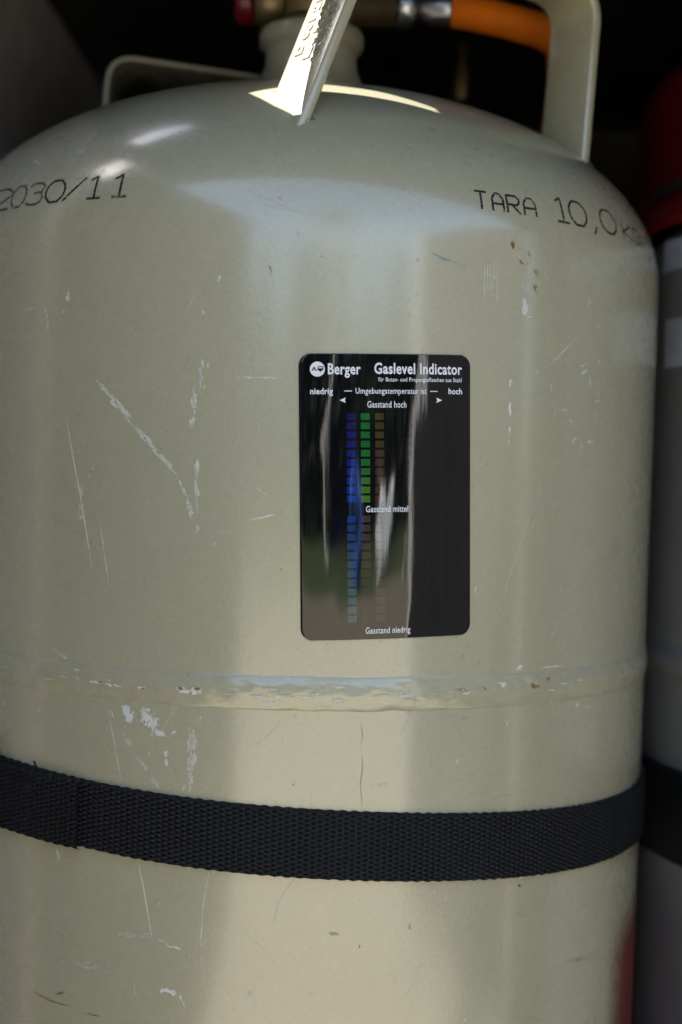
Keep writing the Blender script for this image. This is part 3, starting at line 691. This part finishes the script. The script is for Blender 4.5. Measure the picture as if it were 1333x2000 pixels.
poly('arrow', [(19.03, 32.05), (16.9, 32.95), (17.26, 32.05), (16.9, 31.15)], M['white_print'])
LX, LY = -23.43, 42.15
poly('logo_disc', [(LX+2.46*math.cos(a), LY+2.46*math.sin(a)) for a in np.linspace(0, 2*math.pi, 48, endpoint=False)], M['white_print'])
LO = PO+.00005
K = M['film']
poly('logo_tent', [(LX-2.0, LY-.55), (LX-1.05, LY+.95), (LX-.15, LY-.55), (LX-.62, LY-.55), (LX-1.08, LY+.22), (LX-1.5, LY-.55)], K, LO)
poly('logo_caravan', [(LX+.05, LY-.45), (LX+.05, LY+.55), (LX+.3, LY+.95), (LX+1.75, LY+.95), (LX+2.02, LY+.6), (LX+1.95, LY-.25), (LX+1.5, LY-.45)], K, LO)
poly('logo_window', [(LX+.4, LY+.25), (LX+.4, LY+.65), (LX+1.6, LY+.65), (LX+1.7, LY+.25)], M['white_print'], LO+.00004)
poly('logo_wheel', [(LX+1.0+.36*math.cos(a), LY-.5+.36*math.sin(a)) for a in np.linspace(0, 2*math.pi, 16, endpoint=False)], K, LO+.00003)
# temperature cells: 12 columns x (10 + 12) rows, each a small printed patch
NC = 8; cx_ = [-.00153+.00306*k/NC for k in range(NC+1)]
cm = mesh('cell', [(x, x*x/.30, zz) for zz in (-.00111, .00111) for x in cx_], [(k, k+1, NC+2+k, NC+1+k) for k in range(NC)])
cm.polygons.foreach_set('use_smooth', [True]*len(cm.polygons)); cm.materials.append(M['cell'])
def lerp(a, b, t): return tuple(a[i]+(b[i]-a[i])*t for i in range(3))
for ci in range(12):
    x = -26.75+ci*4.765
    for g, n_, y0 in ((0, 10, 26.55), (1, 12, -7.25)):
        pitch = 2.755 if g == 0 else 3.01*.995
        pitch = (26.55-(-.65))/9 if g == 0 else (-7.25-(-40.45))/-11*-1
        for k in range(n_):
            t = k/(n_-1); y = y0-pitch*k
            c = (15, 16, 20)
            if g == 0:
                if ci == 3: c = lerp((48, 34, 128), (34, 72, 186), min(1, t*1.1))
                if ci == 4: c = lerp((40, 150, 72), (112, 172, 66), max(0, t*1.6-.6))
                if ci == 5: c = lerp((104, 88, 52), (96, 58, 44), t)
                if ci == 2: c = (12, 13, 28)
            else:
                if ci == 3: c = lerp((32, 70, 170), (66, 122, 116), t)
                if ci == 4: c = lerp((112, 82, 82), (52, 44, 44), min(1, t*1.25))
                if ci == 5: c = lerp((84, 44, 46), (78, 62, 50), t)
                if ci == 2: c = lerp((18, 22, 58), (20, 21, 26), t)
            o = bpy.data.objects.new('cell', cm); COL.objects.link(o); o.parent = stk
            o.color = srgb(*[v*.66*rng.uniform(.94, 1.06) for v in c])
            p = lab_pt(x, y, .00057); o.location = rel(p)
            a = x*math.cos(ROT)-y*math.sin(ROT)
            o.rotation_euler = (0, -ROT, math.radians(THC)+a/150)
            o.rotation_mode = 'XYZ'

# ------------------------------------------------------------------ webbing straps
def weave(s, v):
    """s, v in mm -> relief 0..1 of brick-laid yarn floats"""
    pr, pc = 1.62, 4.35; h = np.zeros_like(s)
    for row in (0, 1):
        vv = (v-row*pr/2+pr/4) % pr-pr/4*0; vv = np.minimum(vv, pr-vv)
        ss = (s-row*pc/2) % pc; ss = np.minimum(ss, pc-ss)
        e = np.clip(1-(vv/.60)**2, 0, 1)**.5*np.clip(np.cos(np.pi*ss/3.5), 0, 1)**.45*(ss < 1.75)
        h = np.maximum(h, e)
    return h
def strap_mesh(name, r0, zc, tilt, wid, th0, th1, fine=True, cx=0, cy=0, full=True, seed=0, thick=.0012):
    if fine: tf = np.linspace(th0, th1, int((th1-th0)/57.3*r0*1000/.30))
    else: tf = np.linspace(th0, th1, 200)
    if full: tf = np.concatenate([tf, np.linspace(th1, th0+360, 80)[1:]])
    a = np.radians(tf); nv = 100 if fine else 24
    vv = np.linspace(-.5, .5, nv)*wid*1000; S_, V_ = np.meshgrid(a*r0*1000, vv)
    S2 = S_+.10*np.sin(V_*.9+S_*.05); V2 = V_+.12*np.sin(S_*.31)+.07*np.sin(S_*.83+1)
    h = weave(S2, V2+50)*.0011
    edge = .00012*np.sin(S_*2*np.pi/4.35)+.00008*np.sin(S_*1.7+seed)
    z = zc+tilt*np.sin(a)[None]*r0+V_/1000+edge*np.sign(V_)*(np.abs(V_)/(wid*500))**6
    z = z+.0004*np.sin(a*5+seed)[None]
    lip = np.clip((wid*500-np.abs(V_))/.5, 0, 1)**.5
    rr = r0+.0003+(thick*.8+h)*lip
    P = np.stack([cx+rr*np.sin(a)[None], cy-rr*np.cos(a)[None], z], -1)
    inner = P.copy(); inner[..., 0] = cx+(r0+.0001)*np.sin(a)[None]; inner[..., 1] = cy-(r0+.0001)*np.cos(a)[None]
    P = np.concatenate([inner[:1], P, inner[-1:]], 0)
    return gridmesh(name, P)
st = empty('webbing_strap', (0, 0, .2195), label='black woven strap round the grey gas bottle below the weld seam', category='strap')
def stlink(name, me, mat, **k):
    o = link(name, me, mat, st, **k); o.location = (0, 0, -.2195); return o
stlink('band', strap_mesh('band', R, .2200, -.062, .0232, -75, 100), M['web'])
stlink('tail', strap_mesh('tail', R+.0017, .2194, -.062, .0236, -72, -25.9, True, full=False, seed=2), M['web'])
buck = [tuple(p) for p in []]
def ring_box(th, half_w, half_h, z, r0, dep):
    me = box('buckle', (-half_w, -dep, -half_h), (half_w, 0, half_h), .0012)
    for v in me.vertices:
        a = math.radians(th); x, y, zz = v.co; r = r0-y
        v.co = (r*math.sin(a)+x*math.cos(a), -r*math.cos(a)+x*math.sin(a), z+zz)
    return me
stlink('buckle', ring_box(-44.6, .006, .0165, .228, R+.001, .006), M['black'], smooth=False)
for th in (-34.3, -34.9, -38.4):
    pts = []
    for k in range(30):
        v = -.0095+.019*k/29; a = math.radians(th+.25*math.sin(k*.5)); r = R+.0017+.0016+.00015*math.sin(k*2.1)
        pts.append((r*math.sin(a), -r*math.cos(a), .2194-.062*math.sin(a)*r+v))
    stlink('stitching', tube('stitching', pts, .00016, 6), M['stitch'])
fz = []
for k in range(6): a = math.radians(-33.6+.4*k*.15); r = R+.0016+.0002*k; fz.append((r*math.sin(a)-.0002*k, -r*math.cos(a), .2194+.0118-.062*math.sin(a)*r+.0006*k))
stlink('loose_thread', tube('loose_thread', fz, .00035, 6), M['web'])

# ------------------------------------------------------------------ second bottle behind on the right
BX, BY = .306, .030
b2 = empty('gas_bottle', (BX, BY, 0), label='dull grey gas bottle behind on the right, under a red cap', category='gas bottle')
pr2 = [(.10, 0), (.145, .004), (R, .015)]+[(R, z) for z in np.linspace(.02, .44, 40)]+[(R*math.cos(k), .44+.05*math.sin(k)) for k in np.linspace(.1, 1.5, 16)]
link('shell', lathe('shell', pr2, 200), M['alu'], b2)
link('weld_seam', lathe('weld_seam', [(R-.0005, .259), (R+.0012, .2605), (R+.0020, .2655), (R+.0012, .2705), (R-.0005, .272)], 200), M['alu'], b2)
cap = link('red_cap', lathe('red_cap', [(R+.0012, .4535), (R+.0042, .4538), (R+.0052, .456), (R+.0052, .4625), (R+.0040, .4635), (R+.0040, .510), (R+.001, .521), (R-.008, .530), (R-.03, .5365), (.06, .541), (0, .542)], 160), M['red'], b2)
link('clip', gridmesh('clip', patch(-86, -66, .4660, .4715, .0046, 16, 4)), M['black'], b2)
lb = link('paper_label', gridmesh('paper_label', patch(-82, 10, .4345, .4480, .0003, 60, 4)), M['pale_blue'], b2)
lt = text_geo('Propan 11 kg', True)
lt = None
for i in range(16):   # illegible dark line of print
    t0 = -72+i*2.1; link('print', gridmesh('print', patch(t0, t0+1.4+.4*math.sin(i*3), .4392-.0006*math.sin(i*2), .4421+.0006*math.cos(i*1.7), .0006, 4, 3)), M['hose_ink'], b2)
link('pale_sky_reflection', gridmesh('pale_sky_reflection', patch(-80, -52, .3925, .4135, .0003, 40, 6)), M['pale_blue'], b2)  # sky reflection painted as a pale patch on the shell
st2 = empty('webbing_strap', (BX, BY, .199), label='wide black strap round the grey bottle at the right edge', category='strap')
o = link('band', strap_mesh('band', R, 0, -.02, .0400, -100, 60, False, thick=.0022), M['web'], st2)

# ------------------------------------------------------------------ orange hose with plated end
hose = empty('gas_hose', (.036, 0, .5435), label='orange rubber gas hose screwed to the brass valve', category='hose')
HO = Vector((.036, 0, .5435))
hp = [(.052, 0, .5435), (.062, 0, .5432), (.086, .001, .5392), (.106, .006, .5335), (.112, .020, .520), (.113, .045, .498), (.118, .080, .466), (.128, .108, .43), (.132, .115, .36), (.135, .118, .20), (.12, .2, .03)]
link('tube', tube('tube', [Vector(p)-HO for p in catmull(hp, 10)], .0074, 28), M['orange'], hose)
link('end_sleeve', lathe('end_sleeve', [(0, .0005), (.0098, .0005), (.0104, .0015), (.0104, .008), (.0090, .0085), (.0090, .0225), (.0086, .0235), (.0070, .0235)], 40, 'x'), M['chrome'], hose)
for k in range(6):
    x = .066+k*.0042; z = .5435-.0010*k
    P = np.zeros((3, 5, 3))
    for i, a in enumerate(np.radians(np.linspace(58, 82, 3))):
        for j, xx in enumerate(np.linspace(x, x+.0028, 5)):
            P[i, j] = (xx-HO.x, -math.cos(a)*.0076-.000+.0004, (.5432-(xx-.062)*.165)+math.sin(a)*.0076-HO.z)
    link('print', gridmesh('print', P), M['hose_ink'], hose)
# brass fitting standing far back in the locker
bf = empty('brass_fitting', (.080, .2, .5), label='small brass fitting in the dark behind the bottle, under the hose', category='fitting')
link('stem', lathe('stem', [(0, .056), (.0045, .056), (.0052, .058), (.0052, .074), (.0035, .078), (.0035, .09), (0, .09)], 24), M['brass'], bf)
link('base', lathe('base', [(0, .0), (.012, 0), (.012, .035), (.007, .05), (.007, .056), (0, .056)], 24), M['black'], bf)
